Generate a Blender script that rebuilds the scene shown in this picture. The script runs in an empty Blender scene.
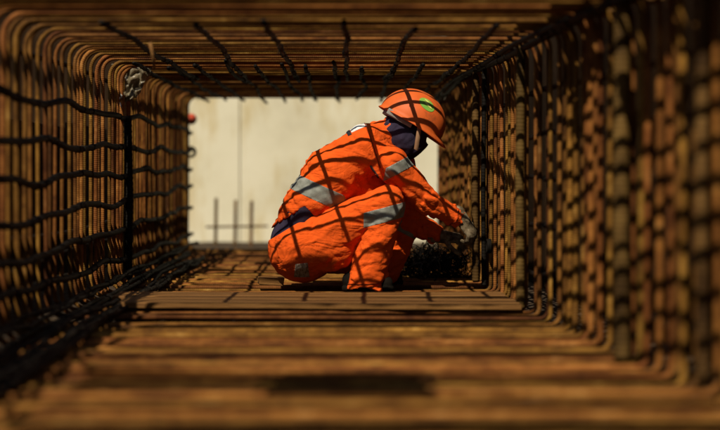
import bpy, bmesh, math, random
import numpy as np
from mathutils import Vector, Matrix, Euler

random.seed(7)
rng = np.random.default_rng(7)
S = bpy.context.scene
COL = S.collection

# ------------------------------------------------------------------ camera
CAM_Z, FPX, VX, VY = 0.575, 1400.0, 345.0, 172.0     # eye height, focal length (px of a 720 wide frame), vanishing point
cam_d = bpy.data.cameras.new('camera')
cam_d.sensor_width = 36.0
cam_d.lens = FPX / 720 * 36
cam_d.shift_x = (360 - VX) / 720
cam_d.shift_y = -(215 - VY) / 720
cam_d.clip_start = 0.05
cam_d.clip_end = 500
cam_d.dof.use_dof = True
cam_d.dof.focus_distance = 6.75
cam_d.dof.aperture_fstop = 1.08
cam_d.dof.aperture_blades = 0
cam = bpy.data.objects.new('camera', cam_d)
cam.location = (0, 0, CAM_Z)
cam.rotation_euler = (math.radians(90), 0, 0)
COL.objects.link(cam)
S.camera = cam

# ------------------------------------------------------------------ sky and sun
SUN_TRAVEL = Vector((0.34, 0.80, -1.0)).normalized()
w = bpy.data.worlds.new('World')
S.world = w
w.use_nodes = True
nt = w.node_tree
bg = nt.nodes['Background']
sky = nt.nodes.new('ShaderNodeTexSky')
sky.sky_type = 'NISHITA'
sky.sun_disc = False
sky.sun_elevation = math.asin(-SUN_TRAVEL.z)
sky.sun_rotation = math.atan2(-SUN_TRAVEL.x, -SUN_TRAVEL.y)
nt.links.new(sky.outputs[0], bg.inputs[0])
bg.inputs[1].default_value = 0.05
sun_d = bpy.data.lights.new('sun', 'SUN')
sun_d.energy = 5.0
sun_d.angle = math.radians(0.5)
sun_d.color = (1.0, 0.90, 0.74)
sun = bpy.data.objects.new('sun', sun_d)
sun.rotation_euler = SUN_TRAVEL.to_track_quat('-Z', 'Y').to_euler()
sun.location = (-3, -6, 9)
COL.objects.link(sun)
S.view_settings.view_transform = 'Standard'
S.view_settings.look = 'None'
S.view_settings.exposure = -0.06
S.view_settings.gamma = 1.0
S.view_settings.use_curve_mapping = False
S.cycles.use_denoising = True
S.cycles.max_bounces = 6
S.cycles.diffuse_bounces = 3

# ------------------------------------------------------------------ helpers
def at(px, py, y):
    """point of the photograph (720x430 pixels) at world depth y"""
    return np.array([(px - VX) * y / FPX, y, CAM_Z - (py - VY) * y / FPX])

def tag(o, label=None, cat=None, group=None, kind=None):
    if label: o['label'] = label
    if cat: o['category'] = cat
    if group: o['group'] = group
    if kind: o['kind'] = kind
    return o

def empty(name, loc):
    o = bpy.data.objects.new(name, None)
    o.empty_display_size = 0.1
    COL.objects.link(o)
    o.location = loc
    return o

def link_mesh(name, verts, faces, mat=None, parent=None, smooth=True, uvs=None):
    me = bpy.data.meshes.new(name)
    me.from_pydata([tuple(map(float, v)) for v in verts], [], [tuple(map(int, f)) for f in faces])
    if uvs is not None:
        lay = me.uv_layers.new(name='UVMap')
        idx = np.empty(len(me.loops), dtype=np.int32)
        me.loops.foreach_get('vertex_index', idx)
        lay.data.foreach_set('uv', np.asarray(uvs, dtype=np.float32)[idx].ravel())
    if smooth:
        me.polygons.foreach_set('use_smooth', [True] * len(me.polygons))
    me.update()
    if mat: me.materials.append(mat)
    o = bpy.data.objects.new(name, me)
    COL.objects.link(o)
    if parent is not None:
        o.parent = parent
        o.matrix_parent_inverse = Matrix.Translation(-Vector(parent_world(parent)))
    return o

def parent_world(o):
    loc = Vector((0, 0, 0))
    while o is not None:
        loc += o.location
        o = o.parent if o.parent is None or o.type == 'EMPTY' else None
    return loc

class Geo:
    """collects tubes and boxes into one mesh"""
    def __init__(self): self.v, self.f, self.uv = [], [], []
    def tube(self, pts, r, sides=8, closed=False, cap=True):
        pts = np.asarray(pts, float); n = len(pts)
        rr = np.full(n, r) if np.isscalar(r) else np.asarray(r, float)
        if closed: tan = np.roll(pts, -1, 0) - np.roll(pts, 1, 0)
        else: tan = np.gradient(pts, axis=0)
        tan /= np.linalg.norm(tan, axis=1)[:, None] + 1e-12
        ref = np.array([0, 1.0, 0]) if abs(tan[0][1]) < .8 else np.array([0, 0, 1.0])
        u = np.cross(tan[0], ref); u /= np.linalg.norm(u)
        base = len(self.v); L = 0.0
        for i in range(n):
            u = u - tan[i] * np.dot(u, tan[i]); u /= np.linalg.norm(u)
            b = np.cross(tan[i], u)
            if i: L += np.linalg.norm(pts[i] - pts[i - 1])
            for k in range(sides):
                a = 2 * math.pi * k / sides
                self.v.append(pts[i] + rr[i] * (math.cos(a) * u + math.sin(a) * b))
                self.uv.append((L, k / sides))
        for i in range(n if closed else n - 1):
            j = (i + 1) % n
            for k in range(sides):
                l = (k + 1) % sides
                self.f.append((base + i * sides + k, base + i * sides + l, base + j * sides + l, base + j * sides + k))
        if cap and not closed:
            self.f.append(tuple(base + k for k in range(sides))[::-1])
            self.f.append(tuple(base + (n - 1) * sides + k for k in range(sides)))
        return self
    def ribbed(self, pts, r, pitch, h, sides=12):
        """straight or bent bar with transverse ribs in the geometry"""
        pts = np.asarray(pts, float)
        d = np.r_[0, np.cumsum(np.linalg.norm(np.diff(pts, axis=0), axis=1))]
        n = max(4, int(d[-1] / pitch) * 4)
        s = np.linspace(0, d[-1], n)
        P = np.stack([np.interp(s, d, pts[:, k]) for k in range(3)], 1)
        ph = (s / pitch) % 1.0
        R = r + h * np.clip(1 - np.abs(ph - .5) * 4, 0, 1)
        return self.tube(P, R, sides)
    def box(self, c, size, rot=(0, 0, 0), jit=0.0):
        M = Euler(rot).to_matrix()
        base = len(self.v)
        for dx in (-.5, .5):
            for dy in (-.5, .5):
                for dz in (-.5, .5):
                    p = M @ Vector((dx * size[0], dy * size[1], dz * size[2]))
                    self.v.append(np.array(c) + np.array(p) + (rng.normal(0, jit, 3) if jit else 0))
                    self.uv.append((dx * size[0], dy * size[1]))
        for f in ((0, 1, 3, 2), (4, 6, 7, 5), (0, 4, 5, 1), (2, 3, 7, 6), (0, 2, 6, 4), (1, 5, 7, 3)):
            self.f.append(tuple(base + i for i in f))
        return self
    def build(self, name, mat, parent=None, smooth=True, bevel=0):
        o = link_mesh(name, self.v, self.f, mat, parent, smooth, self.uv)
        if bevel:
            b = o.modifiers.new('bevel', 'BEVEL'); b.width = bevel; b.segments = 2; b.limit_method = 'ANGLE'
        return o

# ------------------------------------------------------------------ materials
def new_mat(name):
    m = bpy.data.materials.new(name); m.use_nodes = True
    return m, m.node_tree.nodes, m.node_tree.links, m.node_tree.nodes['Principled BSDF']

def ramp(N, stops):
    r = N.new('ShaderNodeValToRGB')
    e = r.color_ramp.elements
    while len(e) < len(stops): e.new(0.5)
    for k, (p, c) in enumerate(stops):
        e[k].position = p; e[k].color = (*c, 1)
    return r

def noise(N, L, coord, scale, detail=5, rough=.6, stretch=None):
    n = N.new('ShaderNodeTexNoise')
    n.inputs['Scale'].default_value = scale; n.inputs['Detail'].default_value = detail
    n.inputs['Roughness'].default_value = rough
    if stretch:
        mp = N.new('ShaderNodeMapping'); mp.inputs['Scale'].default_value = stretch
        L.new(coord, mp.inputs['Vector']); L.new(mp.outputs[0], n.inputs['Vector'])
    else: L.new(coord, n.inputs['Vector'])
    return n

def surf(name, stops, scale=6, rough=.8, bump=.3, bscale=60, bdist=.01, stretch=None, metal=0, detail=6, spec=.3, vary=0.0):
    m, N, L, B = new_mat(name)
    tc = N.new('ShaderNodeTexCoord')
    n = noise(N, L, tc.outputs['Object'], scale, detail, .65, stretch)
    r = ramp(N, stops); L.new(n.outputs['Fac'], r.inputs[0])
    out = r.outputs[0]
    if vary:
        oi = N.new('ShaderNodeObjectInfo'); hs = N.new('ShaderNodeHueSaturation')
        mr = N.new('ShaderNodeMapRange'); mr.inputs[3].default_value = 1 - vary; mr.inputs[4].default_value = 1 + vary
        L.new(oi.outputs['Random'], mr.inputs[0]); L.new(mr.outputs[0], hs.inputs['Value']); L.new(out, hs.inputs['Color'])
        out = hs.outputs[0]
    L.new(out, B.inputs['Base Color'])
    B.inputs['Roughness'].default_value = rough; B.inputs['Metallic'].default_value = metal
    B.inputs['Specular IOR Level'].default_value = spec
    if bump:
        bn = noise(N, L, tc.outputs['Object'], bscale, 4, .6, stretch)
        b = N.new('ShaderNodeBump'); b.inputs['Strength'].default_value = bump; b.inputs['Distance'].default_value = bdist
        L.new(bn.outputs['Fac'], b.inputs['Height']); L.new(b.outputs[0], B.inputs['Normal'])
    return m

def rebar_mat(name, stops, pitch=.0095, vary=.35, rough=.72, metal=.0):
    """rusty ribbed steel: UV.x is metres along the bar"""
    m, N, L, B = new_mat(name)
    tc = N.new('ShaderNodeTexCoord'); oi = N.new('ShaderNodeObjectInfo')
    va = N.new('ShaderNodeVectorMath'); va.operation = 'ADD'
    cx = N.new('ShaderNodeCombineXYZ')
    mu = N.new('ShaderNodeMath'); mu.operation = 'MULTIPLY'; mu.inputs[1].default_value = 37
    L.new(oi.outputs['Random'], mu.inputs[0]); L.new(mu.outputs[0], cx.inputs[0]); L.new(mu.outputs[0], cx.inputs[2])
    L.new(tc.outputs['Object'], va.inputs[0]); L.new(cx.outputs[0], va.inputs[1])
    n = noise(N, L, va.outputs[0], 7, 7, .68)
    r = ramp(N, stops); L.new(n.outputs['Fac'], r.inputs[0])
    hs = N.new('ShaderNodeHueSaturation')
    mr = N.new('ShaderNodeMapRange'); mr.inputs[3].default_value = 1 - vary; mr.inputs[4].default_value = 1 + vary
    L.new(oi.outputs['Random'], mr.inputs[0]); L.new(mr.outputs[0], hs.inputs['Value']); L.new(r.outputs[0], hs.inputs['Color'])
    m2 = N.new('ShaderNodeMath'); m2.operation = 'MULTIPLY'; m2.inputs[1].default_value = 7.31
    f2 = N.new('ShaderNodeMath'); f2.operation = 'FRACT'; L.new(oi.outputs['Random'], m2.inputs[0]); L.new(m2.outputs[0], f2.inputs[0])
    mh = N.new('ShaderNodeMapRange'); mh.inputs[3].default_value = .486; mh.inputs[4].default_value = .516
    L.new(f2.outputs[0], mh.inputs[0]); L.new(mh.outputs[0], hs.inputs['Hue'])
    bl = noise(N, L, va.outputs[0], 1.9, 5, .7)
    br = ramp(N, [(.36, (.48, .44, .40)), (.52, (1, 1, 1)), (.70, (1.0, 1.0, 1.0))]); L.new(bl.outputs['Fac'], br.inputs[0])
    mb = N.new('ShaderNodeMix'); mb.data_type = 'RGBA'; mb.blend_type = 'MULTIPLY'; mb.inputs['Factor'].default_value = 1
    L.new(hs.outputs[0], mb.inputs['A']); L.new(br.outputs[0], mb.inputs['B'])
    L.new(mb.outputs['Result'], B.inputs['Base Color'])
    B.inputs['Roughness'].default_value = rough; B.inputs['Metallic'].default_value = metal
    B.inputs['Specular IOR Level'].default_value = .12
    sx = N.new('ShaderNodeSeparateXYZ'); L.new(tc.outputs['UV'], sx.inputs[0])
    ad = N.new('ShaderNodeMath'); ad.operation = 'MULTIPLY_ADD'; ad.inputs[1].default_value = .35 * pitch
    L.new(sx.outputs[1], ad.inputs[0]); L.new(sx.outputs[0], ad.inputs[2])
    fr = N.new('ShaderNodeMath'); fr.operation = 'MULTIPLY'; fr.inputs[1].default_value = 2 * math.pi / pitch
    L.new(ad.outputs[0], fr.inputs[0])
    sn = N.new('ShaderNodeMath'); sn.operation = 'SINE'; L.new(fr.outputs[0], sn.inputs[0])
    b = N.new('ShaderNodeBump'); b.inputs['Strength'].default_value = .32; b.inputs['Distance'].default_value = .0016
    L.new(sn.outputs[0], b.inputs['Height'])
    bn = noise(N, L, tc.outputs['Object'], 180, 3)
    b2 = N.new('ShaderNodeBump'); b2.inputs['Strength'].default_value = .4; b2.inputs['Distance'].default_value = .002
    L.new(bn.outputs['Fac'], b2.inputs['Height']); L.new(b.outputs[0], b2.inputs['Normal'])
    L.new(b2.outputs[0], B.inputs['Normal'])
    return m

M_RUST = rebar_mat('rusty_rebar', [(.27, (.034, .012, .004)), (.44, (.135, .051, .0095)), (.58, (.235, .098, .018)), (.76, (.46, .24, .065))], vary=.42)
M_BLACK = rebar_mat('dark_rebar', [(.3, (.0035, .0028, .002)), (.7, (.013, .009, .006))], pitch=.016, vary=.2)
M_UPRIGHT = rebar_mat('weathered_rebar', [(.3, (.035, .017, .005)), (.55, (.115, .058, .016)), (.8, (.22, .12, .035))], pitch=.016, vary=.2)
M_WIRE = surf('tie_wire', [(.3, (.003, .0025, .002)), (.8, (.012, .009, .006))], 20, .8, 0, spec=.1)
M_WIRE_BRIGHT = surf('bright_wire', [(.3, (.10, .08, .05)), (.8, (.3, .25, .17))], 20, .45, 0, metal=.5)
M_SOIL = surf('soil', [(.3, (.024, .014, .007)), (.55, (.055, .034, .017)), (.8, (.11, .072, .036))], 9, .95, .8, 40, .03)
M_CONC = surf('cream_concrete', [(.2, (.48, .43, .30)), (.42, (.63, .58, .41)), (.55, (.69, .64, .465)), (.8, (.74, .69, .52))], 1.1, .9, .2, 30, .01, detail=9)
M_PLANK = surf('weathered_wood', [(.25, (.085, .034, .008)), (.5, (.175, .078, .017)), (.75, (.29, .145, .040))], 7, .8, .4, 30, .004, stretch=(.7, 9, 9), vary=.15)
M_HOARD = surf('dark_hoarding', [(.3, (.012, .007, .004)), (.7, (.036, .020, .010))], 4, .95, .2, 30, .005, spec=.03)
def cloth_mat(name, base, grime):
    m, N, L, B = new_mat(name)
    tc = N.new('ShaderNodeTexCoord'); co = tc.outputs['Object']
    n = noise(N, L, co, 6, 8, .7)
    r = ramp(N, [(.30, tuple(c * .80 for c in base)), (.52, base), (.75, tuple(min(.86, c * 1.12) for c in base))])
    L.new(n.outputs['Fac'], r.inputs[0])
    g1 = noise(N, L, co, 11, 9, .72)
    gr = ramp(N, [(.56, (0, 0, 0)), (.72, (.55, .55, .55))]); L.new(g1.outputs['Fac'], gr.inputs[0])
    mx = N.new('ShaderNodeMix'); mx.data_type = 'RGBA'
    L.new(gr.outputs[0], mx.inputs['Factor']); L.new(r.outputs[0], mx.inputs['A']); mx.inputs['B'].default_value = (*grime, 1)
    L.new(mx.outputs['Result'], B.inputs['Base Color'])
    B.inputs['Roughness'].default_value = .9; B.inputs['Specular IOR Level'].default_value = .06
    prev = None
    for scale, stretch, dist, st in ((6, (1.0, .7, 2.0), .026, .5), (12, (2.0, .8, .9), .011, .35), (30, (1, 1, 1.6), .004, .22), (260, None, .0012, .4)):
        bn = noise(N, L, co, scale, 3, .55, stretch)
        if scale < 200:
            bn.inputs['Distortion'].default_value = .7
            su = N.new('ShaderNodeMath'); su.operation = 'SUBTRACT'; su.inputs[1].default_value = .5; L.new(bn.outputs['Fac'], su.inputs[0])
            ab = N.new('ShaderNodeMath'); ab.operation = 'ABSOLUTE'; L.new(su.outputs[0], ab.inputs[0])
            pw = N.new('ShaderNodeMath'); pw.operation = 'POWER'; pw.inputs[1].default_value = .7; L.new(ab.outputs[0], pw.inputs[0]); h = pw.outputs[0]
        else: h = bn.outputs['Fac']
        bp = N.new('ShaderNodeBump'); bp.inputs['Strength'].default_value = st; bp.inputs['Distance'].default_value = dist
        L.new(h, bp.inputs['Height'])
        if prev is not None: L.new(prev, bp.inputs['Normal'])
        prev = bp.outputs[0]
    L.new(prev, B.inputs['Normal'])
    return m
M_ORANGE = cloth_mat('orange_cloth', (.76, .100, .012), (.33, .060, .016))
M_SEAM = surf('seam_stitching', [(.3, (.26, .035, .006)), (.7, (.36, .05, .009))], 60, .9, 0, spec=.05)
M_HELMET = surf('helmet_plastic', [(.30, (.34, .075, .02)), (.42, (.62, .108, .016)), (.75, (.72, .14, .025))], 8, .55, .2, 60, .002, spec=.25)
M_NAVY = surf('navy_cloth', [(.3, (.018, .014, .028)), (.7, (.040, .032, .058))], 14, .9, .4, 110, .004, spec=.1)
M_REFL = surf('reflective_tape', [(.3, (.17, .175, .15)), (.7, (.29, .295, .25))], 30, .6, .25, 150, .002, spec=.3)
M_GLOVE = surf('glove_leather', [(.36, (.028, .019, .010)), (.48, (.125, .090, .050)), (.7, (.30, .24, .15))], 28, .85, .5, 120, .003, spec=.15)
M_BOOT = surf('boot_leather', [(.3, (.003, .002, .0015)), (.7, (.010, .007, .004))], 12, .85, .3, 80, .003, spec=.1)
M_SKIN = surf('skin', [(.3, (.14, .065, .035)), (.7, (.21, .10, .058))], 20, .55, .15, 150, .001)
M_STRAP = surf('tan_strap', [(.3, (.24, .13, .065)), (.7, (.36, .21, .11))], 30, .8, .1, 100, .002)
M_GREY = surf('grey_plastic', [(.3, (.22, .21, .18)), (.7, (.36, .34, .30))], 20, .5, .1)
M_GREEN = surf('green_sticker', [(.3, (.14, .34, .04)), (.7, (.24, .46, .07))], 40, .5, 0)
M_YELLOW = surf('yellow_print', [(.3, (.55, .58, .12)), (.7, (.7, .7, .2))], 40, .5, 0)
M_WHITE = surf('white_print_and_glint', [(.3, (.68, .68, .64)), (.7, (.8, .8, .77))], 40, .7, 0)
M_INK = surf('dark_print', [(.3, (.015, .015, .02)), (.7, (.03, .03, .035))], 40, .7, 0)
M_WORN = surf('worn_patch', [(.35, (.10, .055, .03)), (.5, (.28, .22, .16)), (.7, (.42, .36, .28))], 30, .9, .5, 120, .004, stretch=(4, 1, 1))
M_RED = surf('red_plastic', [(.3, (.45, .05, .02)), (.7, (.6, .09, .04))], 20, .4, 0)
def plastic_film():
    m = surf('dusty_plastic', [(.3, (.12, .095, .05)), (.6, (.30, .24, .14)), (.8, (.5, .43, .30))], 18, .35, .5, 40, .01, spec=.6)
    B = m.node_tree.nodes['Principled BSDF']
    B.inputs['Transmission Weight'].default_value = .35
    return m
M_FILM = plastic_film()

# ------------------------------------------------------------------ setting: ground, wall, hoardings
gx, gy = np.meshgrid(np.r_[-200, -60, -20, np.linspace(-4, 4, 41), 20, 60, 200], np.r_[-200, -50, -10, np.linspace(0, 18, 91), 40, 100, 250], indexing='ij')
gz = -0.05 + rng.normal(0, .006, gx.shape) * (np.abs(gx) < 4.5)
nX, nY = gx.shape
gv = np.stack([gx.ravel(), gy.ravel(), gz.ravel()], 1)
gf = [(i * nY + j, (i + 1) * nY + j, (i + 1) * nY + j + 1, i * nY + j + 1) for i in range(nX - 1) for j in range(nY - 1)]
tag(link_mesh('ground', gv, gf, M_SOIL), kind='structure')

nt_ = M_CONC.node_tree; N_, L_ = nt_.nodes, nt_.links; B_ = N_['Principled BSDF']
src = B_.inputs['Base Color'].links[0].from_socket
tc_ = N_.new('ShaderNodeTexCoord')
st_ = noise(N_, L_, tc_.outputs['Object'], 1.6, 8, .7, (1.6, 1, .45))
sr_ = ramp(N_, [(.50, (1, 1, 1)), (.62, (.80, .70, .50)), (.75, (.58, .47, .30))]); L_.new(st_.outputs['Fac'], sr_.inputs[0])
mm_ = N_.new('ShaderNodeMix'); mm_.data_type = 'RGBA'; mm_.blend_type = 'MULTIPLY'; mm_.inputs['Factor'].default_value = .75
L_.new(src, mm_.inputs['A']); L_.new(sr_.outputs[0], mm_.inputs['B']); L_.new(mm_.outputs['Result'], B_.inputs['Base Color'])
wall = tag(empty('boundary_wall', (0, 12.4, -.05)), 'cream concrete panel wall in full sun beyond the open far end of the rebar tunnel', 'wall')
for k in range(8):
    x0 = -8.93 + 2.0 * k
    Geo().box((x0 + 1.0, 12.46 + .003 * ((k * 7) % 3), 1.35), (1.994, .12, 2.8)).build('wall_panel', M_CONC, wall, False, .006)
Geo().box((-.93, 12.6, 1.3), (16, .1, 2.7)).build('backing', M_CONC, wall, False)

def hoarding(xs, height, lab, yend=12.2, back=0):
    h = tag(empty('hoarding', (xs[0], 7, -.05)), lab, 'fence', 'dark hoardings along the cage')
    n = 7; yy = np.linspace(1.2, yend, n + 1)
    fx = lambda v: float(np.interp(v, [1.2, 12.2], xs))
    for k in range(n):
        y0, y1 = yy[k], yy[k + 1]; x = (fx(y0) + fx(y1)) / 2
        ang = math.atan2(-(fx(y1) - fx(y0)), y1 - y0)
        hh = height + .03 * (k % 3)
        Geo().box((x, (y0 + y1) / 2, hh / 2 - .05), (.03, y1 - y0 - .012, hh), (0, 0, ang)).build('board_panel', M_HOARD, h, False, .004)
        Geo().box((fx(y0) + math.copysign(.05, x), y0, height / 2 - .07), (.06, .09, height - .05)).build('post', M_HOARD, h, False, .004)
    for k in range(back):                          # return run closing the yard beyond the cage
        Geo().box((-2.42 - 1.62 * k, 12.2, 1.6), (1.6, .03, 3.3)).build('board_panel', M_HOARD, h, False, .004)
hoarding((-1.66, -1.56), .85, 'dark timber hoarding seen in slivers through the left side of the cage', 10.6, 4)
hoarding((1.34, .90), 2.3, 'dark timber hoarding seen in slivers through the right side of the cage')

# ------------------------------------------------------------------ the cage of rebar
def XL(y): return -1.16 + .02 * math.sin(y * .9)
def XR(y): return float(np.interp(y, [2.4, 3.0, 4.4, 5.9, 7.45, 10.4], [1.10, 1.00, .87, .755, .70, .685]))
ZT = 1.125
def hoop_path(y, rnd):
    xl = XL(y) + rnd.gauss(0, .006); xr = XR(y) + rnd.gauss(0, .006)
    zb = -.003 + rnd.gauss(0, .0045 if y < 5.5 else .003); zt = ZT + rnd.gauss(0, .003)
    R = .075 + rnd.gauss(0, .007)
    tilt = rnd.gauss(0, .009); yaw = rnd.gauss(0, .009)
    pts = []
    def arc(cx, cz, a0):
        for i in range(6):
            a = a0 + (math.pi / 2) * i / 5
            pts.append((cx + R * math.cos(a), cz + R * math.sin(a)))
    def line(x0, z0, x1, z1, n=7):
        for i in range(1, n):
            t = i / n; pts.append((x0 + (x1 - x0) * t, z0 + (z1 - z0) * t))
    arc(xr - R, zt - R, 0); line(xr - R, zt, xl + R, zt, 10)
    arc(xl + R, zt - R, math.pi / 2); line(xl, zt - R, xl, zb + R)
    arc(xl + R, zb + R, math.pi); line(xl + R, zb, xr - R, zb, 10)
    R0 = R; R = .034
    arc(xr - R, zb + R, 1.5 * math.pi); line(xr, zb + R, xr, zt - R0)
    P = np.array([(x, y, z) for x, z in pts])
    n = len(P); t = np.arange(n) / n * 2 * math.pi
    for ax, amp in ((0, .0025), (1, .006), (2, .0018)):
        for k in (2, 3, 5):
            P[:, ax] += amp * rnd.gauss(0, 1) / k * 1.6 * np.sin(k * t + rnd.uniform(0, 6.28))
    P[:, 1] += tilt * (P[:, 2] - .5) + yaw * P[:, 0]
    return P

cage = tag(empty('rebar_cage', (-.2, 6.5, 0)), 'long rectangular tunnel of rusty ribbed rebar hoops enclosing the crouching worker', 'rebar cage')
rnd = random.Random(11)
ys = []
y = 2.62
while y < 10.3:
    ys.append(y)
    pitch = .078 if y < 5.1 else .104 if y < 6.9 else .070
    y += pitch * rnd.uniform(.78, 1.22)
hoops = []
for y in ys:
    P = hoop_path(y, rnd)
    r = (.0104 if not 5.2 < y < 6.8 else .0086) + rnd.uniform(-.0010, .0012)
    hoops.append(Geo().tube(P, r, 8, closed=True).build('stirrup', M_RUST, cage))

g = Geo()                                           # the hoops behind and around the camera, out of the frame
y = 1.55
while y < 2.56:
    g.tube(hoop_path(y, rnd), .0104, 8, closed=True); y += .078 * rnd.uniform(.8, 1.2)
tag(g.build('stirrup', M_RUST, cage), kind='stuff')

def wander(p0, p1, n, amp, rnd):
    p0, p1 = np.array(p0, float), np.array(p1, float)
    t = np.linspace(0, 1, n)
    P = p0 + (p1 - p0) * t[:, None]
    L = np.linalg.norm(p1 - p0)
    for ax in (0, 2):
        for wl in (2.6, 1.2, .55, .3):
            P[:, ax] += amp * wl ** .8 * rnd.gauss(0, .7) * np.sin(2 * math.pi * (t * L / wl + rnd.random()))
    return P

def longbar(path, r=.0085, ties=True):
    g = Geo(); g.tube(path, r, 8)
    if ties:      # knots of tie wire where the bar crosses the stirrups
        yy = path[:, 1]
        for y in ys:
            if yy.min() < y < yy.max() and rnd.random() < .28:
                c = np.array([np.interp(y, yy, path[:, k]) for k in range(3)])
                a = rnd.uniform(0, 3); q = r * 1.08
                ring = [c + (q * math.cos(t), .5 * q * math.sin(t + a), q * math.sin(t)) for t in np.linspace(0, 2 * math.pi, 9)[:-1]]
                g.tube(ring, .0022, 5, closed=True)
                d = np.array([rnd.uniform(-1, 1), rnd.uniform(-1, 1), rnd.uniform(-1, 1)]) * .022
                g.tube([c, c + d * .6, c + d + (0, 0, -.006)], .002, 5)
    return g.build('longitudinal_bar', M_BLACK, cage)

# left wall, inside the hoops (the wavy black bars); heights from the photograph at x = 0 and x = 185
for ya, yb in ((92, 130), (140, 152), (182, 168), (226, 186), (268, 207), (300, 236)):
    za, zb = at(0, ya, 4.7)[2], at(185, yb, 10.1)[2]
    n = 60; t = np.linspace(3.2, 10.4, n)
    P = np.stack([[XL(v) + .021 for v in t], t, za + (zb - za) * (t - 4.7) / 5.4], 1)
    for wl in (1.7, 1.0, .6):
        P[:, 2] += .0085 * wl ** .9 * rnd.choice((-1, 1)) * rnd.uniform(.5, 1.1) * np.sin(2 * math.pi * (t / wl + rnd.random()))
        P[:, 0] += .004 * rnd.gauss(0, 1) * np.sin(2 * math.pi * (t / wl + rnd.random()))
    P[:, 0] = np.maximum(P[:, 0], [XL(v) + .012 for v in t])
    longbar(P, .0140)
# ceiling, inside: the front set of laps, then the denser far set
for x in (-.85, -.53, -.28, 0.0, .26, .55):
    p = wander((x, 4.95 + rnd.uniform(-.15, .15), ZT - .024), (x + rnd.uniform(-.04, .04), 7.9, ZT - .026), 40, .0045, rnd)
    longbar(p, .0105)
for x in (-1.03, -.88, -.74, -.57, -.44, -.32, -.2, -.05, .1, .24, .38, .54):
    p = wander((x, 6.85 + rnd.uniform(-.2, .2), ZT - .026), (x + rnd.uniform(-.02, .02), 10.36, ZT - .024), 40, .005, rnd)
    longbar(p, .0095)
# right wall: bars outside the hoops, with ties, plus a corner bundle along its top edge
for z in (.16, .36, .55, .73, .90):
    t = np.linspace(2.7, 10.36, 60)
    P = np.stack([[XR(v) + .022 for v in t], t, np.full(60, z)], 1)
    for wl in (2.2, .9, .45):
        P[:, 2] += .012 * wl ** .6 * rnd.gauss(0, .8) * np.sin(2 * math.pi * (t / wl + rnd.random()))
    longbar(P, .010)
for dx, dz, r in ((-.03, -.030, .015), (-.066, -.026, .011), (-.10, .026, .011), (-.045, .027, .012)):
    t = np.linspace(2.7, 10.36, 50)
    P = np.stack([[XR(v) + dx for v in t], t, np.full(50, ZT + dz)], 1)
    P[:, 2] += .008 * np.sin(t * 2.1 + dx * 60); P[:, 0] += .008 * np.sin(t * 1.7 + dz * 90)
    longbar(P, r)
# left corners: lap bundles outside the hoops
for dx, dz in ((-.022, -.10), (-.024, -.80), (-.021, -.90), (-.024, -1.0)):
    t = np.linspace(2.7, 10.36, 50)
    P = np.stack([[XL(v) + dx for v in t], t, np.full(50, ZT + dz)], 1)
    P[:, 2] += .012 * np.sin(t * 1.9 + dz * 40)
    longbar(P, .0115, ties=False)
# left floor corner: a loose bundle of dark bars inside, added to deepen the shade
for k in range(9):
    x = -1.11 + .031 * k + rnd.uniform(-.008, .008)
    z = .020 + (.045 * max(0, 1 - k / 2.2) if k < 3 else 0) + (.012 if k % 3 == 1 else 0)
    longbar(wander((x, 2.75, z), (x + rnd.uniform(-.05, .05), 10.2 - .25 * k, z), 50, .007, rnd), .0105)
# floor: bars under the hoops
for x in (-1.0, -.72, -.45, -.15, .12, .4, .6):
    longbar(wander((x, 2.7, -.021), (x, 10.36, -.021), 40, .004, rnd), .010, ties=False)

def upright(pts, r):
    Geo().ribbed(pts, r, .016, r * .07, 14).build('upright_bar', M_UPRIGHT if r > .015 else M_BLACK, cage)
for px, r in ((475.5, .017), (484, .012), (520.5, .018), (622, .025), (703, .0165)):
    yy = min(np.linspace(3.2, 9, 600), key=lambda v: abs((px - VX) * v / FPX - (XR(v) - .016 - r)))
    x = (px - VX) * yy / FPX
    upright([(x, yy, .012), (x - .004, yy, .5), (x + .003, yy + .01, ZT - .03)], r)
# left dark upright, free of the hoops on the inner side
xl = at(128, 160, 7.25)[0]
g = Geo(); g.ribbed([(xl, 7.25, -.01), (xl + .006, 7.25, .45), (xl - .004, 7.26, at(127, 118, 7.25)[2])], .021, .03, .003, 12)
g.build('upright_bar', M_BLACK, cage)

# boards added on top of the cage to shade its right wall
for k, (y, wid, xa) in enumerate(((3.12, .18, .80), (3.42, .15, .76), (3.86, .18, .70), (4.22, .13, .76), (4.62, .17, .66), (4.88, .12, .71), (5.25, .17, .63))):
    xb = XR(y) + .22 + .05 * (k % 2)
    g = Geo().box(((xa + xb) / 2, y, ZT + .055), (xb - xa, wid, .03), (0, 0, .05 * math.sin(k * 2.3)))
    tag(g.build('shade_board', M_PLANK, None, False, .004),
        ('timber added on the cage top to shade the right wall, %s from the near end' % ['first', 'second', 'third', 'fourth', 'fifth', 'sixth', 'last'][k]) if k != 6 else 'farthest timber added on the cage top to shade the right wall',
        'shade_board', 'boards added over the cage top for shade')

g = Geo().box((-.35, 7.82, ZT + .030), (1.2, .20, .03), (0, 0, .03))  # added over the far top to darken the floor beyond the worker
tag(g.build('shade_board', M_PLANK, None, False, .004), 'timber added across the cage top to shade the floor just beyond the worker', 'shade_board', 'boards added over the cage top for shade')
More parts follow.
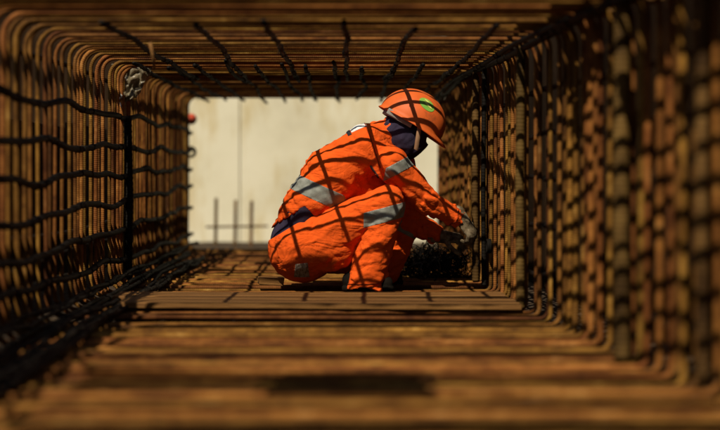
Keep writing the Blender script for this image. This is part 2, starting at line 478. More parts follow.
# unseen slats added on the cage top to cast the dark foreground strip
caster = tag(empty('shade_slats', (-.38, 2.82, ZT + .012)), 'unseen slats added on the cage top nearest the camera to cast shade', 'shade_caster')
for k, (xa, xb) in enumerate(((-.60, -.17), (-.64, -.19), (-.59, -.16), (-.63, -.20), (-.57, -.15))):
    Geo().box(((xa + xb) / 2, 2.64 + .094 * k, ZT + .064), (xb - xa, .074, .018), (0, 0, .03 * math.sin(k * 4.1))).build('slat', M_PLANK, caster, False, .003)
for xx in (-.52, -.27):
    Geo().box((xx, 2.82, ZT + .033), (.045, .29, .042)).build('runner', M_PLANK, caster, False, .003)

# planks on the cage floor in front of the worker
def plank(y0, y1, x0, x1, z, label, jit=0.0):
    n = 24
    g = Geo(); xs = np.linspace(x0, x1, n)
    e0 = y0 + rng.normal(0, .003, n); e1 = y1 + rng.normal(0, .003, n)
    zt = z + .012 * np.sin(xs * 2 + y0 * 5) * .3
    for i in range(n):
        for (yy, zz) in ((e0[i], zt[i] - .024), (e1[i], zt[i] - .024), (e1[i], zt[i]), (e0[i], zt[i])):
            g.v.append(np.array([xs[i], yy, zz])); g.uv.append((xs[i], yy))
    for i in range(n - 1):
        for k in range(4):
            l = (k + 1) % 4
            g.f.append((i * 4 + k, i * 4 + l, (i + 1) * 4 + l, (i + 1) * 4 + k))
    g.f.append((3, 2, 1, 0)); g.f.append(tuple((n - 1) * 4 + k for k in range(4)))
    return tag(g.build('plank', M_PLANK, None, False, .004), label, 'plank', 'planks across the cage floor')
plank(6.02, 6.27, -1.0, .70, .040, 'weathered plank lying across the cage floor right in front of the boots')
plank(5.70, 5.98, -.93, .72, .040, 'weathered plank on the cage floor on the camera side of the one by the boots')

# ------------------------------------------------------------------ signed distance modelling for the person
def smin(a, b, k):
    h = np.clip(.5 + .5 * (b - a) / k, 0, 1)
    return b + (a - b) * h - k * h * (1 - h)
def rcone(P, a, b, ra, rb):
    a, b = np.asarray(a, float), np.asarray(b, float)
    ab = b - a; t = np.clip(((P - a) @ ab) / (ab @ ab), 0, 1)
    return np.linalg.norm(P - a - t[..., None] * ab, axis=-1) - (ra + (rb - ra) * t)
def ell(P, c, R, M=None):
    q = P - np.asarray(c, float)
    if M is not None: q = q @ M           # columns of M are the ellipsoid's axes
    R = np.asarray(R, float)
    k0 = np.linalg.norm(q / R, axis=-1); k1 = np.linalg.norm(q / (R * R), axis=-1)
    return k0 * (k0 - 1) / (k1 + 1e-9)
LAT = rng.random((32, 32, 32)).astype(np.float32)
def vnoise(P):
    Q = P + 100.0; i = np.floor(Q).astype(int); f = Q - i; f = f * f * (3 - 2 * f)
    out = 0
    for dx in (0, 1):
        for dy in (0, 1):
            for dz in (0, 1):
                wgt = (f[..., 0] if dx else 1 - f[..., 0]) * (f[..., 1] if dy else 1 - f[..., 1]) * (f[..., 2] if dz else 1 - f[..., 2])
                out = out + wgt * LAT[(i[..., 0] + dx) % 32, (i[..., 1] + dy) % 32, (i[..., 2] + dz) % 32]
    return out
def nets(fn, lo, hi, h):
    """surface nets: one watertight mesh of fn = 0"""
    lo, hi = np.asarray(lo, float), np.asarray(hi, float)
    n = np.ceil((hi - lo) / h).astype(int) + 1
    ax = [lo[k] + h * np.arange(n[k]) for k in range(3)]
    F = np.empty(n)
    for i in range(n[0]):
        G = np.stack(np.meshgrid([ax[0][i]], ax[1], ax[2], indexing='ij'), -1)[0]
        F[i] = fn(G)
    inside = F < 0
    c = n - 1
    acc = np.zeros((*c, 3)); cnt = np.zeros(c)
    idx = np.stack(np.meshgrid(*[np.arange(k) for k in c], indexing='ij'), -1).astype(float)
    corners = [(a, b, d) for a in (0, 1) for b in (0, 1) for d in (0, 1)]
    def cs(arr, o): return arr[o[0]:o[0] + c[0], o[1]:o[1] + c[1], o[2]:o[2] + c[2]]
    for o in corners:
        for k in range(3):
            if o[k]: continue
            q = list(o); q[k] = 1
            A, Bv = cs(F, o), cs(F, q)
            m = (A < 0) != (Bv < 0)
            t = np.where(m, A / np.where(m, A - Bv, 1), 0)
            p = np.array(o, float) + np.zeros((*c, 3)); p[..., k] += t
            acc += p * m[..., None]; cnt += m
    act = cnt > 0
    vid = np.full(c, -1); vid[act] = np.arange(act.sum())
    V = lo + h * (idx[act] + acc[act] / cnt[act][:, None])
    faces = []
    for k in range(3):
        a, b = (k + 1) % 3, (k + 2) % 3
        s0 = [slice(1, c[d]) if d != k else slice(0, c[d]) for d in range(3)]
        s1 = list(s0); s1[k] = slice(1, c[k] + 1)
        A, Bv = inside[tuple(s0)], inside[tuple(s1)]
        m = A != Bv
        ii = np.argwhere(m)
        for d in range(3):
            if d != k: ii[:, d] += 1
        def g(da, db):
            j = ii.copy(); j[:, a] -= da; j[:, b] -= db
            return vid[j[:, 0], j[:, 1], j[:, 2]]
        q = np.stack([g(1, 1), g(0, 1), g(0, 0), g(1, 0)], 1)
        fl = ~A[m]
        q[fl] = q[fl][:, ::-1]
        faces.append(q)
    Fc = np.concatenate(faces)
    Fc = Fc[(Fc >= 0).all(1)][:, ::-1]
    return V, Fc

D1 = 6.82
def W(px, py, dy=0.0): return at(px, py, D1 + dy)
J = dict(
    pelvis=W(301, 248), sp1=W(307, 209), sp2=W(334, 176), chest=W(365, 149), neck=W(390, 134), head=W(413, 127),
    rsh=W(391, 163, -.15), rel=W(427, 202, -.10), rwr=W(459, 219, -.04),
    lsh=W(399, 166, .16), lel=W(409, 219, .16), lwr=W(440, 236, .10),
    rhip=W(304, 248, -.10), rkn=W(387, 203, -.19), ran=W(366, 277, -.16),
    lhip=W(306, 250, .10), lkn=W(409, 214, .19), lan=W(377, 275, .19))
hf = Vector((.87, -.12, -.50)).normalized()       # face forward
hu = (Vector((.56, .0, .83)) - hf * hf.dot(Vector((.56, 0, .83)))).normalized()
hs_ = hf.cross(hu)                                  # towards the near side or away
if hs_.y > 0: hs_ = -hs_
HF, HU, HS = np.array(hf), np.array(hu), np.array(hs_)
HM = np.stack([HF, HS, HU], 1)
RIM = W(411, 122)                                  # middle of the helmet's rim
HC = RIM - HU * .035 + HF * .006                   # head centre
def hp(f, s, u): return RIM + HF * f + HS * s + HU * u

person = tag(empty('person', W(345, 290)), 'worker squatting in orange overalls, hard hat and gloves, tying rebar inside the cage', 'person')

# body: one continuous surface under the clothes
def f_body(P):
    d = ell(P, J['pelvis'], (.13, .15, .13))
    d = smin(d, rcone(P, J['sp1'], J['sp2'], .105, .11), .06)
    d = smin(d, rcone(P, J['sp2'], J['chest'], .11, .11), .06)
    d = smin(d, rcone(P, J['rsh'], J['lsh'], .05, .05), .06)
    d = smin(d, rcone(P, J['chest'], J['neck'], .09, .058), .05)
    d = smin(d, rcone(P, J['neck'], HC - HU * .05, .055, .055), .03)
    for s in 'rl':
        d = smin(d, rcone(P, J[s + 'sh'], J[s + 'el'], .048, .038), .03)
        d = smin(d, rcone(P, J[s + 'el'], J[s + 'wr'], .038, .026), .015)
        d = smin(d, rcone(P, J[s + 'hip'], J[s + 'kn'], .085, .055), .04)
        d = smin(d, rcone(P, J[s + 'kn'], J[s + 'an'], .052, .034), .02)
        d = smin(d, rcone(P, J[s + 'an'], J[s + 'an'] + (.10, 0, -.045), .034, .024), .02)
    hd = ell(P, HC + HU * .02, (.097, .077, .105), HM)
    hd = smin(hd, ell(P, HC + HF * .035 - HU * .065, (.055, .05, .055), HM), .03)       # jaw
    hd = smin(hd, rcone(P, HC + HF * .088 - HU * .0, HC + HF * .100 - HU * .03, .010, .012), .012)  # nose
    hd = smin(hd, ell(P, HC + HF * .084 - HU * .068, (.012, .026, .008), HM), .008)      # lips
    hd = smin(hd, ell(P, HC + HF * .082 + HU * .018, (.012, .05, .010), HM), .012)       # brow
    for s in (-1, 1):
        hd = smin(hd, ell(P, HC + HS * s * .078 - HU * .01 - HF * .008, (.018, .010, .03), HM), .006)   # ear
        e = ell(P, HC + HF * .092 + HS * s * .032 - HU * .002, (.014, .015, .009), HM)
        hd = np.maximum(hd, -e + .002)                                                    # eye socket
        hd = np.minimum(hd, ell(P, HC + HF * .081 + HS * s * .032 - HU * .002, (.0115, .0115, .0115), HM))
    return smin(d, hd, .02)
V, Fc = nets(f_body, W(255, 300) + (0, -.40, 0), W(478, 80) + (0, .40, 0), .0075)
link_mesh('body', V, Fc, M_SKIN, person)

# trousers and jacket, wrinkled with stretched noise
WN = np.array([-.53, 0, .85]); WN /= np.linalg.norm(WN)
WP = W(288, 223)
def folds(P, d, across, along, amp, seed=0):
    d = np.asarray(d, float); d /= np.linalg.norm(d)
    t = (P @ d)[..., None] * d
    Q = (P - t) / across + t / along + seed
    n = vnoise(Q) - .5
    return amp * (1 - np.abs(n) * 4) * .6 + amp * n * .7
def near(P, c, r): return np.exp(-(np.linalg.norm(P - np.asarray(c), axis=-1) / r) ** 2)
def f_trousers(P):
    d = ell(P, J['pelvis'] + (0.005, 0, 0.0), (.172, .195, .172))
    for s in 'rl':
        leg = rcone(P, J[s + 'hip'], J[s + 'kn'], .135, .088)
        low = rcone(P, J[s + 'kn'] + (0, 0, .005), J[s + 'an'] + (-.01, 0, -.07), .086, .094)
        leg = smin(leg, ell(P, J[s + 'hip'] * .62 + J[s + 'kn'] * .38 + (-.015, .01, -.07), (.13, .095, .125)), .05)
        leg = smin(leg, low, .008)
        kn, an = J[s + 'kn'], J[s + 'an']
        a = (an - kn) / np.linalg.norm(an - kn)
        d = smin(d, leg, .035)
    for s in 'rl':
        kn, an = J[s + 'kn'], J[s + 'an']; a = (an - kn) / np.linalg.norm(an - kn)
        m = np.clip(((P - kn) @ a) / .1, 0, 1)
        d = d + m * folds(P, (.5, .7, .25), .03, .15, .010, 3) * near(P, an, .22)
        d = d + folds(P, np.cross(a, (0, 1, 0)) + (0, .6, 0), .026, .12, .014, 9) * near(P, kn + (-.05, 0, -.06), .12)
        d = d + folds(P, (.4, .3, .9), .04, .16, .018, 5) * near(P, J[s + 'hip'] + (.09, 0, .06), .17)
    d = d + folds(P, (.8, .2, .35), .05, .25, .010, 1)
    d = d + folds(P, (.75, .3, .6), .017, .14, .0028, 61) + .0035 * (vnoise(P * 45) - .5)
    cut = (P - WP) @ WN + .022
    hem = -(P[..., 2] - .020 - .012 * np.sin(P[..., 0] * 31 + P[..., 1] * 17))
    return np.maximum(np.maximum(d, cut), hem)
LO, HI = W(250, 296) + (0, -.42, 0), W(480, 100) + (0, .42, 0)
TV, TF = nets(f_trousers, LO, HI, .0062)
trousers = link_mesh('trousers', TV, TF, M_ORANGE, person)

COLN = np.array(W(420, 160) - W(384, 120)); COLN[1] = 0; COLN /= np.linalg.norm(COLN)
def f_torso(P, g=0.0):
    d = ell(P, J['pelvis'] + (0.002, 0, .03), (.165 + g, .18 + g, .16 + g))
    for s in (-1, 1):
        o = np.array([0, .062 * s, 0])
        d = smin(d, rcone(P, J['sp1'] + o, J['sp2'] + o, .128 + g, .138 + g), .05)
        d = smin(d, rcone(P, J['sp2'] + o, J['chest'] + o * 1.3, .138 + g, .118 + g), .05)
    d = smin(d, rcone(P, J['chest'] + (.02, 0, .01), J['neck'] + (.0, 0, .0), .11 + g, .082 + g), .05)
    d = smin(d, rcone(P, J['sp2'] + (.06, 0, -.02), J['sp2'] + (.13, 0, -.12), .12 + g, .09 + g), .06)
    d = smin(d, rcone(P, J['sp2'] + (.06, 0, .0), W(374, 184), .11 + g, .085 + g), .05)
    d = smin(d, rcone(P, J['rsh'], J['lsh'], .078 + g, .078 + g), .05)
    return d
def f_jacket(P):
    relax = np.maximum(0, P[..., 0] - W(306, 215)[0])
    d = np.maximum(f_torso(P), -((P - WP) @ WN - .018) - 1.5 * relax)
    for s in 'rl':
        arm = rcone(P, J[s + 'sh'], J[s + 'el'], .083, .066)
        arm = smin(arm, rcone(P, J[s + 'el'], J[s + 'wr'], .066 if s == 'r' else .076, .050), .025)
        a = J[s + 'wr'] - J[s + 'el']; a /= np.linalg.norm(a)
        arm = np.maximum(arm, (P - J[s + 'wr']) @ a - .006)
        arm = arm + folds(P, (.3, .8, -.3), .03, .11, .017, 13) * near(P, J[s + 'el'], .13)
        arm = arm + folds(P, (.2, .9, -.2), .024, .1, .012, 23) * near(P, J[s + 'wr'], .12)
        d = smin(d, arm, .028)
    d = d + folds(P, (.72, .25, -.6), .034, .28, .010, 2)
    d = d + folds(P, (.55, .1, -.8), .04, .22, .016, 31) * near(P, J['rsh'] + (-.06, 0, -.04), .14)
    d = d + folds(P, (.9, .2, .35), .035, .2, .016, 17) * near(P, WP + (.02, -.1, .07), .16)
    d = d + folds(P, (.62, .3, -.72), .017, .16, .0028, 71) + .003 * (vnoise(P * 45) - .5)
    col = rcone(P, J['neck'] + (-.005, 0, .0), J['neck'] + HU * .1 + HF * .12, .066, .095)
    return np.maximum(d, -col)
JV, JF = nets(f_jacket, W(250, 262) + (0, -.42, 0), W(480, 95) + (0, .42, 0), .0062)
jacket = link_mesh('jacket', JV, JF, M_ORANGE, person)

def f_shirt(P):
    d = f_torso(P, -.013) + folds(P, (.85, 0, .5), .025, .12, .004, 41)
    b = (P - WP) @ WN
    return np.maximum(np.maximum(d, np.abs(b) - .05), P[..., 0] - W(330, 200)[0])
V, Fc = nets(f_shirt, W(250, 275) + (0, -.3, 0), W(360, 185) + (0, .3, 0), .0075)
link_mesh('shirt', V, Fc, M_NAVY, person)

def patch(name, V, F, planes, mat, parent, off=.003, mono=True):
    """faces of a garment between planes (point, normal: keep the positive side), raised as a sewn-on piece"""
    bm = bmesh.new()
    vs = [bm.verts.new(tuple(v)) for v in V]
    for f in F:
        try: bm.faces.new([vs[i] for i in f])
        except ValueError: pass
    for p, n in planes:
        bmesh.ops.bisect_plane(bm, geom=bm.verts[:] + bm.edges[:] + bm.faces[:], plane_co=Vector(p), plane_no=Vector(n), clear_inner=True, dist=1e-5)
    todo, best = set(bm.verts), []                  # keep the largest piece only
    while todo:
        st = [todo.pop()]; isl = []
        while st:
            v = st.pop(); isl.append(v)
            for e in v.link_edges:
                q = e.other_vert(v)
                if q in todo: todo.discard(q); st.append(q)
        if len(isl) > len(best): best = isl
    keep = set(best)
    bmesh.ops.delete(bm, geom=[v for v in bm.verts if v not in keep], context='VERTS')
    bm.normal_update()
    for v in bm.verts: v.co += v.normal * off
    me = bpy.data.meshes.new(name); bm.to_mesh(me); bm.free()
    me.polygons.foreach_set('use_smooth', [True] * len(me.polygons))
    me.materials.append(mat)
    o = bpy.data.objects.new(name, me); COL.objects.link(o)
    o.parent = parent
    s = o.modifiers.new('thick', 'SOLIDIFY'); s.thickness = .004; s.offset = -1
    return o
def pxn(dx, dy):          # a direction in the photo's plane
    v = np.array([dx, 0, -dy], float); return v / np.linalg.norm(v)
def slab(c, n, half): return [(c - n * half, n), (c + n * half, -n)]
n = pxn(-25, 55)
patch('reflective_strip', JV, JF, slab(W(314, 190), n, 8.0 / 205) + [(W(346, 200), pxn(-1, .3))], M_REFL, jacket)
n = pxn(17, 32)
o = patch('reflective_strip', JV, JF, slab(W(400, 166), n, 5.2 / 205) + [(W(384, 172), pxn(1, .2)), (W(390, 160, 0.0), (0, -1, 0))], M_REFL, jacket)
n = pxn(17, 24)
patch('reflective_strip', JV, JF, slab(W(405, 190), n, 6.5 / 205) + [(W(390, 160, .1), (0, 1, 0)), (W(402, 185), (1, 0, 0))], M_REFL, jacket)
a = pxn(11, 42)
patch('reflective_strip', TV, TF, slab(W(386, 214.5, -.25), a, .034) + [(W(385, 200, 0), (0, -1, 0)), (W(363, 210), (1, 0, 0))], M_REFL, trousers)
a = J['lan'] - J['lkn']; a /= np.linalg.norm(a)
patch('reflective_strip', TV, TF, slab(J['lkn'] + a * .06, a, .038) + [(W(385, 200, 0.02), (0, 1, 0)), (W(363, 210), (1, 0, 0))], M_REFL, trousers)
patch('worn_patch', TV, TF, [(W(297, 262), pxn(1, .15)), (W(309, 262), pxn(-1, .1)), (W(300, 261), pxn(.1, 1)), (W(300, 275), pxn(0, -1)), (W(300, 262, -.03), (0, -1, 0))], M_WORN, trousers, .002)
# back print: white block with a dark end
bx = [(W(350, 130), pxn(1, -.45)), (W(364, 121), pxn(-1, .45)), (W(357, 131), pxn(-.45, -1)), (W(357, 126, -.16), (0, 1, 0)), (W(357, 126, .0), (0, -1, 0)), (W(357, 150), pxn(0, -1))]
patch('back_print', JV, JF, bx, M_WHITE, jacket, .002)
bx2 = [(W(346, 132), pxn(1, -.45)), (W(349.5, 130.2), pxn(-1, .45)), (W(350, 136), pxn(-.45, -1)), (W(357, 126, -.16), (0, 1, 0)), (W(357, 126, .0), (0, -1, 0)), (W(357, 150), pxn(0, -1))]
patch('back_print', JV, JF, bx2, M_INK, jacket, .002)

a = J['ran'] - J['rkn']; a /= np.linalg.norm(a)
patch('seam', TV, TF, slab(W(368, 283, -.2), pxn(.05, 1), .0022) + [(W(385, 200, 0.02), (0, -1, 0))], M_SEAM, trousers, .0015)
patch('seam', JV, JF, slab(W(372, 146), pxn(.95, -.32), .0022) + [(W(372, 146, -.02), (0, -1, 0)), (W(372, 168), pxn(0, -1))], M_SEAM, jacket, .0015)
fa = J['rwr'] - J['rel']; fa /= np.linalg.norm(fa)
patch('seam', JV, JF, slab(J['rwr'] - fa * .035, fa, .0022) + [(W(440, 200), (1, 0, 0)), (J['rwr'] + (0, .06, 0), (0, -1, 0))], M_SEAM, jacket, .0015)
patch('pocket_slit', JV, JF, slab(W(374, 172), pxn(.83, -.56), .004) + [(W(372, 146, -.02), (0, -1, 0)), (W(370, 166), pxn(.2, 1)), (W(378, 178), pxn(-.2, -1))], M_INK, jacket, .001)

# neck cloth hanging from the helmet over nape and cheeks
def f_cloth(P):
    d = ell(P, HC - HU * .015 + HF * .002, (.118, .094, .115), HM)
    d = smin(d, rcone(P, HC - HU * .05 - HF * .01, J['neck'] + (.012, 0, -.01), .085, .08), .05)
    d = smin(d, rcone(P, HC - HU * .07 + HF * .045, J['neck'] + (.055, 0, -.01), .06, .065), .03)
    d = d + folds(P, tuple(HU * .8 + HF * .3), .022, .10, .006, 51)
    face = ell(P, HC + HF * .125 + HU * .005, (.05, .055, .022), HM)
    top = (P - RIM) @ HU - .012
    return np.maximum(np.maximum(d, -face), top)
V, Fc = nets(f_cloth, W(370, 180) + (0, -.2, 0), W(450, 90) + (0, .2, 0), .006)
link_mesh('neck_cloth', V, Fc, M_NAVY, person)

# helmet
def dome(th, ph):
    """th 0 apex .. pi/2 rim"""
    f = .166 * math.sin(th) * math.cos(ph); s = .134 * math.sin(th) * math.sin(ph); u = .154 * math.cos(th) ** .92 if th < math.pi / 2 else 0
    k = math.exp(-(s / .016) ** 2) * .006 + .004 * math.exp(-((abs(s) - .05) / .010) ** 2)
    return f, s, u + k * math.cos(th)
g = Geo(); NP, NT = 72, 20
for i in range(NT + 3):
    for j in range(NP):
        ph = 2 * math.pi * j / NP
        th = min(i, NT) / NT * math.pi / 2
        f, s, u = dome(max(th, 1e-3), ph)
        if i > NT:
            e = (.010 + .034 * max(0, math.cos(ph)) ** 3) * (i - NT) / 2
            f += e * math.cos(ph); s += e * math.sin(ph); u -= .006 * (i - NT) + .008 * max(0, math.cos(ph)) ** 2 * (i - NT)
        g.v.append(hp(f, s, u)); g.uv.append((i, j))
for i in range(NT + 2):
    for j in range(NP):
        k = (j + 1) % NP
        g.f.append((i * NP + j, (i + 1) * NP + j, (i + 1) * NP + k, i * NP + k))
helmet = g.build('helmet', M_HELMET, person)
sm = helmet.modifiers.new('shell', 'SOLIDIFY'); sm.thickness = .004; sm.offset = 0
def decal(name, c, ax1, ax2, ra, rb, mat, off, n=14):
    """an oval lying on the helmet's dome"""
    g = Geo()
    pts = [(0, 0)] + [(r * math.cos(t), r * math.sin(t)) for r in (.5, 1) for t in np.linspace(0, 2 * math.pi, 2 * n, endpoint=False)]
    for a, b in pts:
        q = np.array(c) + np.array(ax1) * a * ra + np.array(ax2) * b * rb
        kk = math.sqrt((q[0] / .166) ** 2 + (q[1] / .134) ** 2 + (q[2] / .154) ** 2)
        q = q / kk; q = q * (1 + off / np.linalg.norm(q))
        g.v.append(hp(*q)); g.uv.append((a, b))
    m = 2 * n
    for k in range(m):
        l = (k + 1) % m
        g.f.append((0, 1 + k, 1 + l)); g.f.append((1 + k, 1 + m + k, 1 + m + l, 1 + l))
    return g.build(name, mat, helmet)
dc = np.array([.032, .098, .105])
decal('sticker', dc, (.9, -.1, -.35), (.2, -.7, .65), .046, .032, M_GREEN, .006)
decal('sticker_print', dc + (.004, 0, -.002), (.9, -.1, -.35), (.2, -.7, .65), .028, .006, M_YELLOW, .008, 8)
decal('sticker_print', dc + (-.006, -.010, .010), (.9, -.1, -.35), (.2, -.7, .65), .018, .0045, M_YELLOW, .008, 8)
# suspension band at the nape and chin strap
g = Geo()
arcp = [hp(.128 * math.cos(t) - .012, .112 * math.sin(t), -.018) for t in np.linspace(math.radians(75), math.radians(285), 28)]
for p in arcp:
    for du in (-.014, .014):
        for r in (0, 1):
            c = hp(-.012, 0, -.018); d = (p - c) / np.linalg.norm(p - c)
            g.v.append(p + HU * du + d * .004 * r); g.uv.append((0, 0))
for i in range(27):
    b, c = i * 4, i * 4 + 4
    for q in ((0, 1, 3, 2),):
        a0, a1, a2, a3 = q
        for u_, v_ in ((a0, a1), (a1, a2), (a2, a3), (a3, a0)):
            g.f.append((b + u_, b + v_, c + v_, c + u_))
g.build('headband', M_GREY, helmet)
Geo().box(W(394, 114, -.098), (.070, .016, .030), Matrix(HM.tolist()).to_euler()).build('buckle', M_GREY, helmet, False, .004)
g = Geo()
for off in (0,):
    top, bot = W(420, 125, -.118), W(416, 150, -.100)
    pts = [top + (bot - top) * t + HS * .012 * math.sin(math.pi * t) for t in np.linspace(0, 1, 9)]
    for p in pts:
        for df, ds in ((-.011, 0), (.011, 0), (.011, .004), (-.011, .004)):
            g.v.append(p + HF * df + HS * ds); g.uv.append((0, 0))
    for i in range(8):
        for k in range(4):
            l = (k + 1) % 4
            g.f.append((i * 4 + k, i * 4 + l, i * 4 + 4 + l, i * 4 + 4 + k))
g.build('chin_strap', M_STRAP, helmet)

# boots
def boot(an, yaw):
    c, s = math.cos(yaw), math.sin(yaw)
    d = np.array([c, s, 0])
    base = np.array([an[0], an[1], 0.0]) - d * .022
    heel, ball, toe = base - d * .050, base + d * .065, base + d * .115
    def f(P):
        q = rcone(P, heel + (0, 0, .058), ball + (0, 0, .05), .042, .044)
        q = smin(q, rcone(P, ball + (0, 0, .05), toe + (0, 0, .045), .044, .036), .02)
        q = smin(q, rcone(P, base + (-.02 * c, 0, .06), np.array(an) + (0, 0, .05), .045, .048), .03)
        q = np.maximum(q, .012 - P[..., 2])
        sole = np.maximum(rcone(P * (1, 1, 0), heel * (1, 1, 0), toe * (1, 1, 0), .044, .041), np.abs(P[..., 2] - .022) - .010)
        return np.minimum(q + .003 * (vnoise(P * 60) - .5), sole)
    lo = np.minimum(heel, toe) - .07; hi = np.maximum(heel, toe) + .07
    lo[2] = 0; hi[2] = .2
    V, F = nets(f, lo, hi, .006)
    link_mesh('boot', V, F, M_BOOT, person)
boot(J['ran'], -.12); boot(J['lan'], .15)

# gloves: palm, four bent fingers and a thumb each
def glove(wr, d, nrm, curl, side):
    """wr wrist, d wrist->knuckles, nrm back of hand, fingers curl away from nrm"""
    d = np.array(d, float); d /= np.linalg.norm(d)
    nrm = np.array(nrm, float); nrm -= d * (nrm @ d); nrm /= np.linalg.norm(nrm)
    sp = np.cross(d, nrm) * side
    M = np.stack([d, sp, nrm], 1)
    pc = wr + d * .055
    chains = []
    for k, (o, L, r) in enumerate(((-.031, .070, .0105), (-.010, .082, .0112), (.011, .078, .011), (.031, .062, .0098))):
        p = wr + d * (.092 - .004 * abs(k - 1.3)) + sp * o
        ang = .15; pts = [p]
        for q, fr in enumerate((.45, .32, .25)):
            ang += curl * (.75, 1.0, .8)[q] * (1 + .08 * k)
            dd = d * math.cos(ang) - nrm * math.sin(ang) + sp * o * 1.2
            pts.append(pts[-1] + dd / np.linalg.norm(dd) * L * fr)
        chains.append((pts, r))
    t0 = wr + d * .03 - sp * .030 - nrm * .006
    t1 = t0 + (d * .55 - sp * .75 - nrm * .35) * .040
    t2 = t1 + (d * .85 - sp * .15 - nrm * .55) * .034
    t3 = t2 + (d * .85 + sp * .15 - nrm * .6) * .024
    chains.append(([t0, t1, t2, t3], .0125))
    def f(P):
        q = ell(P, pc, (.058, .045, .020), M)
        q = smin(q, rcone(P, wr - d * .035, wr + d * .02, .036, .031), .02)
        for pts, r in chains:
            for i in range(3):
                q = smin(q, rcone(P, pts[i], pts[i + 1], r * (1.05 - .06 * i), r * (1.0 - .07 * i)), .004)
        return q + .0025 * (vnoise(P * 90) - .5)
    allp = np.array([p for c, _ in chains for p in c] + [wr - d * .07])
    V, F = nets(f, allp.min(0) - .045, allp.max(0) + .045, .0038)
    link_mesh('glove', V, F, M_GLOVE, person)
glove(J['rwr'] + (.012, -.0, .002), (.55, -.05, -.80), (.55, -.60, .42), .72, 1)
glove(J['lwr'] + (.004, -.0, -.002), (.97, -.12, -.10), (.1, -.45, .9), .8, -1)

# ------------------------------------------------------------------ small things
def tangle(name, c, size, n, r, mat, label, cat, seed, L=14):
    rd = np.random.default_rng(seed); g = Geo()
    for _ in range(n):
        p = c + rd.normal(0, .35, 3) * size; v = rd.normal(0, 1, 3); v /= np.linalg.norm(v)
        pts = []
        ax = rd.normal(0, 1, 3); ax /= np.linalg.norm(ax)
        for _k in range(L):
            pts.append(p.copy()); v = v + np.cross(ax, v) * .45 + rd.normal(0, .12, 3) - (p - c) / size * .10
            v /= np.linalg.norm(v); p = p + v * .022
            p[2] = max(p[2], .014)
        g.tube(pts, r, 5)
    return tag(g.build(name, mat), label, cat)
wires = tangle('wire_heap', W(431, 263, .75), np.array([.30, .30, .03]), 240, .0024, M_WIRE, 'black tangle of tie wire heaped on the cage floor under the gloved hands', 'wire', 5)
tangle('wire_offcuts', W(425, 262, .6), np.array([.14, .08, .05]), 16, .0016, M_WIRE_BRIGHT, 'loose bright curls of thin wire lying on the black wire heap', 'wire', 8, 10)

def coil(c, R, r, n, label, ax='y', mat=M_WIRE, name='wire_coil'):
    g = Geo()
    for k in range(n):
        t = np.linspace(0, 2 * math.pi, 25)[:-1]; rr = R * (1 + .05 * math.sin(k * 3))
        o = np.array([0, .004 * k, 0]) if ax == 'y' else np.array([.004 * k, 0, 0])
        q = [c + o + ((rr * math.cos(a), .003 * math.sin(a * 2), rr * math.sin(a)) if ax == 'y' else (.003, rr * math.cos(a), rr * math.sin(a))) for a in t]
        g.tube(q, r, 6, closed=True)
    return tag(g.build(name, mat), label, 'wire coil')
coil(W(487, 246, .0), .030, .006, 4, 'small coil of black wire tied to the right wall beside the gloved hand', 'x')
coil(at(190.5, 152, 10.42), .034, .011, 3, 'black wire ring hooked on a bar end at the far left edge of the cage')

# red mushroom cap on a bar end
c = at(191, 119, 10.43); g = Geo()
g.tube([c + (0, -.02, 0), c + (0, .0, 0), c + (0, .02, 0), c + (0, .03, 0)], [.024, .026, .042, .034], 16)
g.tube([c + (0, -.075, 0), c + (0, -.02, 0)], [.018, .018], 16)
tag(g.build('safety_cap', M_RED), 'small red plastic safety cap on a bar end at the far left edge', 'safety cap')

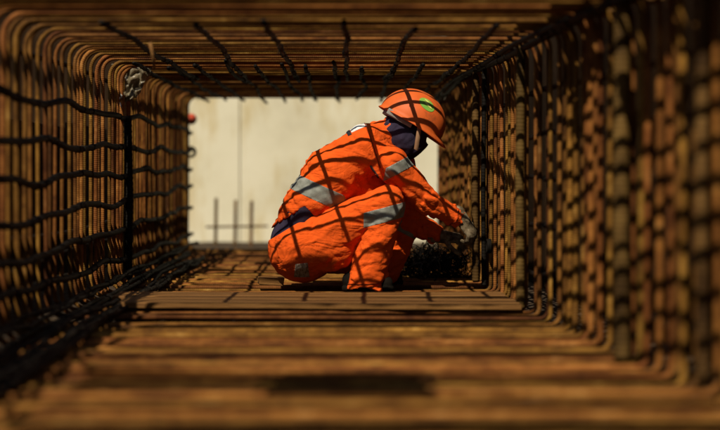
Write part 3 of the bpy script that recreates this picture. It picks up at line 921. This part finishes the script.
# dusty scrap of plastic film caught in the upper left of the cage
rd = np.random.default_rng(3); nu, nv = 22, 26; g = Geo()
c0 = at(118, 63, 7.3); 
for i in range(nu):
    for j in range(nv):
        u, v = i / (nu - 1), j / (nv - 1)
        px = 113 + 42 * u * (1 - .45 * v); py = 63 + (34 + 12 * (1 - u)) * v
        p = at(px, py, 7.28)
        q = np.array([u * 4, v * 4, 0.3])
        p = p + np.array([.02 * (vnoise(q[None] * 1.7)[0] - .5), .06 * (vnoise(q[None] * 1.3 + 5)[0] - .5) + .05 * (vnoise(q[None] * 3 + 9)[0] - .5), .02 * (vnoise(q[None] * 2 + 3)[0] - .5)])
        g.v.append(p); g.uv.append((u, v))
for i in range(nu - 1):
    for j in range(nv - 1):
        if vnoise(np.array([[i * .35, j * .35, 7.7]]))[0] > .92: continue
        g.f.append((i * nv + j, (i + 1) * nv + j, (i + 1) * nv + j + 1, i * nv + j + 1))
o = tag(g.build('plastic_scrap', M_FILM), 'crumpled dusty plastic scrap snagged in the upper left corner of the hoops', 'plastic scrap')
o.modifiers.new('thick', 'SOLIDIFY').thickness = .002
g = Geo()  # white patch standing in for the bright glint on the scrap
for i in range(7):
    for j in range(8):
        p = at(115.5 + i * 1.0 + 1.2 * math.sin(j), 93 + j * 2.0, 7.20 + .02 * math.sin(i * 1.9 + j))
        g.v.append(p); g.uv.append((i, j))
for i in range(6):
    for j in range(7):
        if (i * 3 + j * 5) % 7 != 1: g.f.append((i * 8 + j, i * 8 + 8 + j, i * 8 + 9 + j, i * 8 + j + 1))
g.build('glint_patch', M_WHITE, o).modifiers.new('thick', 'SOLIDIFY').thickness = .002

# wooden peg hanging from the ceiling bars
g = Geo(); g.tube([at(150, 42.5, 5.58), at(153, 56, 5.6), at(154.5, 69, 5.62)], [.008, .007, .006], 7)
tag(g.build('wooden_stick', M_PLANK), 'pale wooden stick hanging from the ceiling bars near the upper left corner', 'stick')

# wooden offcut on the floor behind the worker
g = Geo().box(W(271, 281, .02) + (0, 0, .0), (.125, .07, .035), (0, .06, .1), .003)
tag(g.build('wood_offcut', M_PLANK, None, False, .004), 'pale wooden offcut lying on the floor just behind the worker', 'offcut')

# starter bars in front of the far wall
sb = tag(empty('starter_bars', at(233, 244, 11.9)), 'three upright starter bars with one crossbar standing before the cream wall', 'rebar')
for px, top in ((215.5, 198), (235, 200), (251, 201)):
    p = at(px, top, 11.9)
    Geo().ribbed([(p[0], 11.9, -.08), (p[0] + .006, 11.9, p[2])], .014, .016, .001, 10).build('upright_bar', M_UPRIGHT, sb)
a_, b_ = at(206, 227, 11.88), at(268, 226, 11.88)
Geo().ribbed([a_, b_], .009, .016, .001, 10).build('cross_bar', M_UPRIGHT, sb)
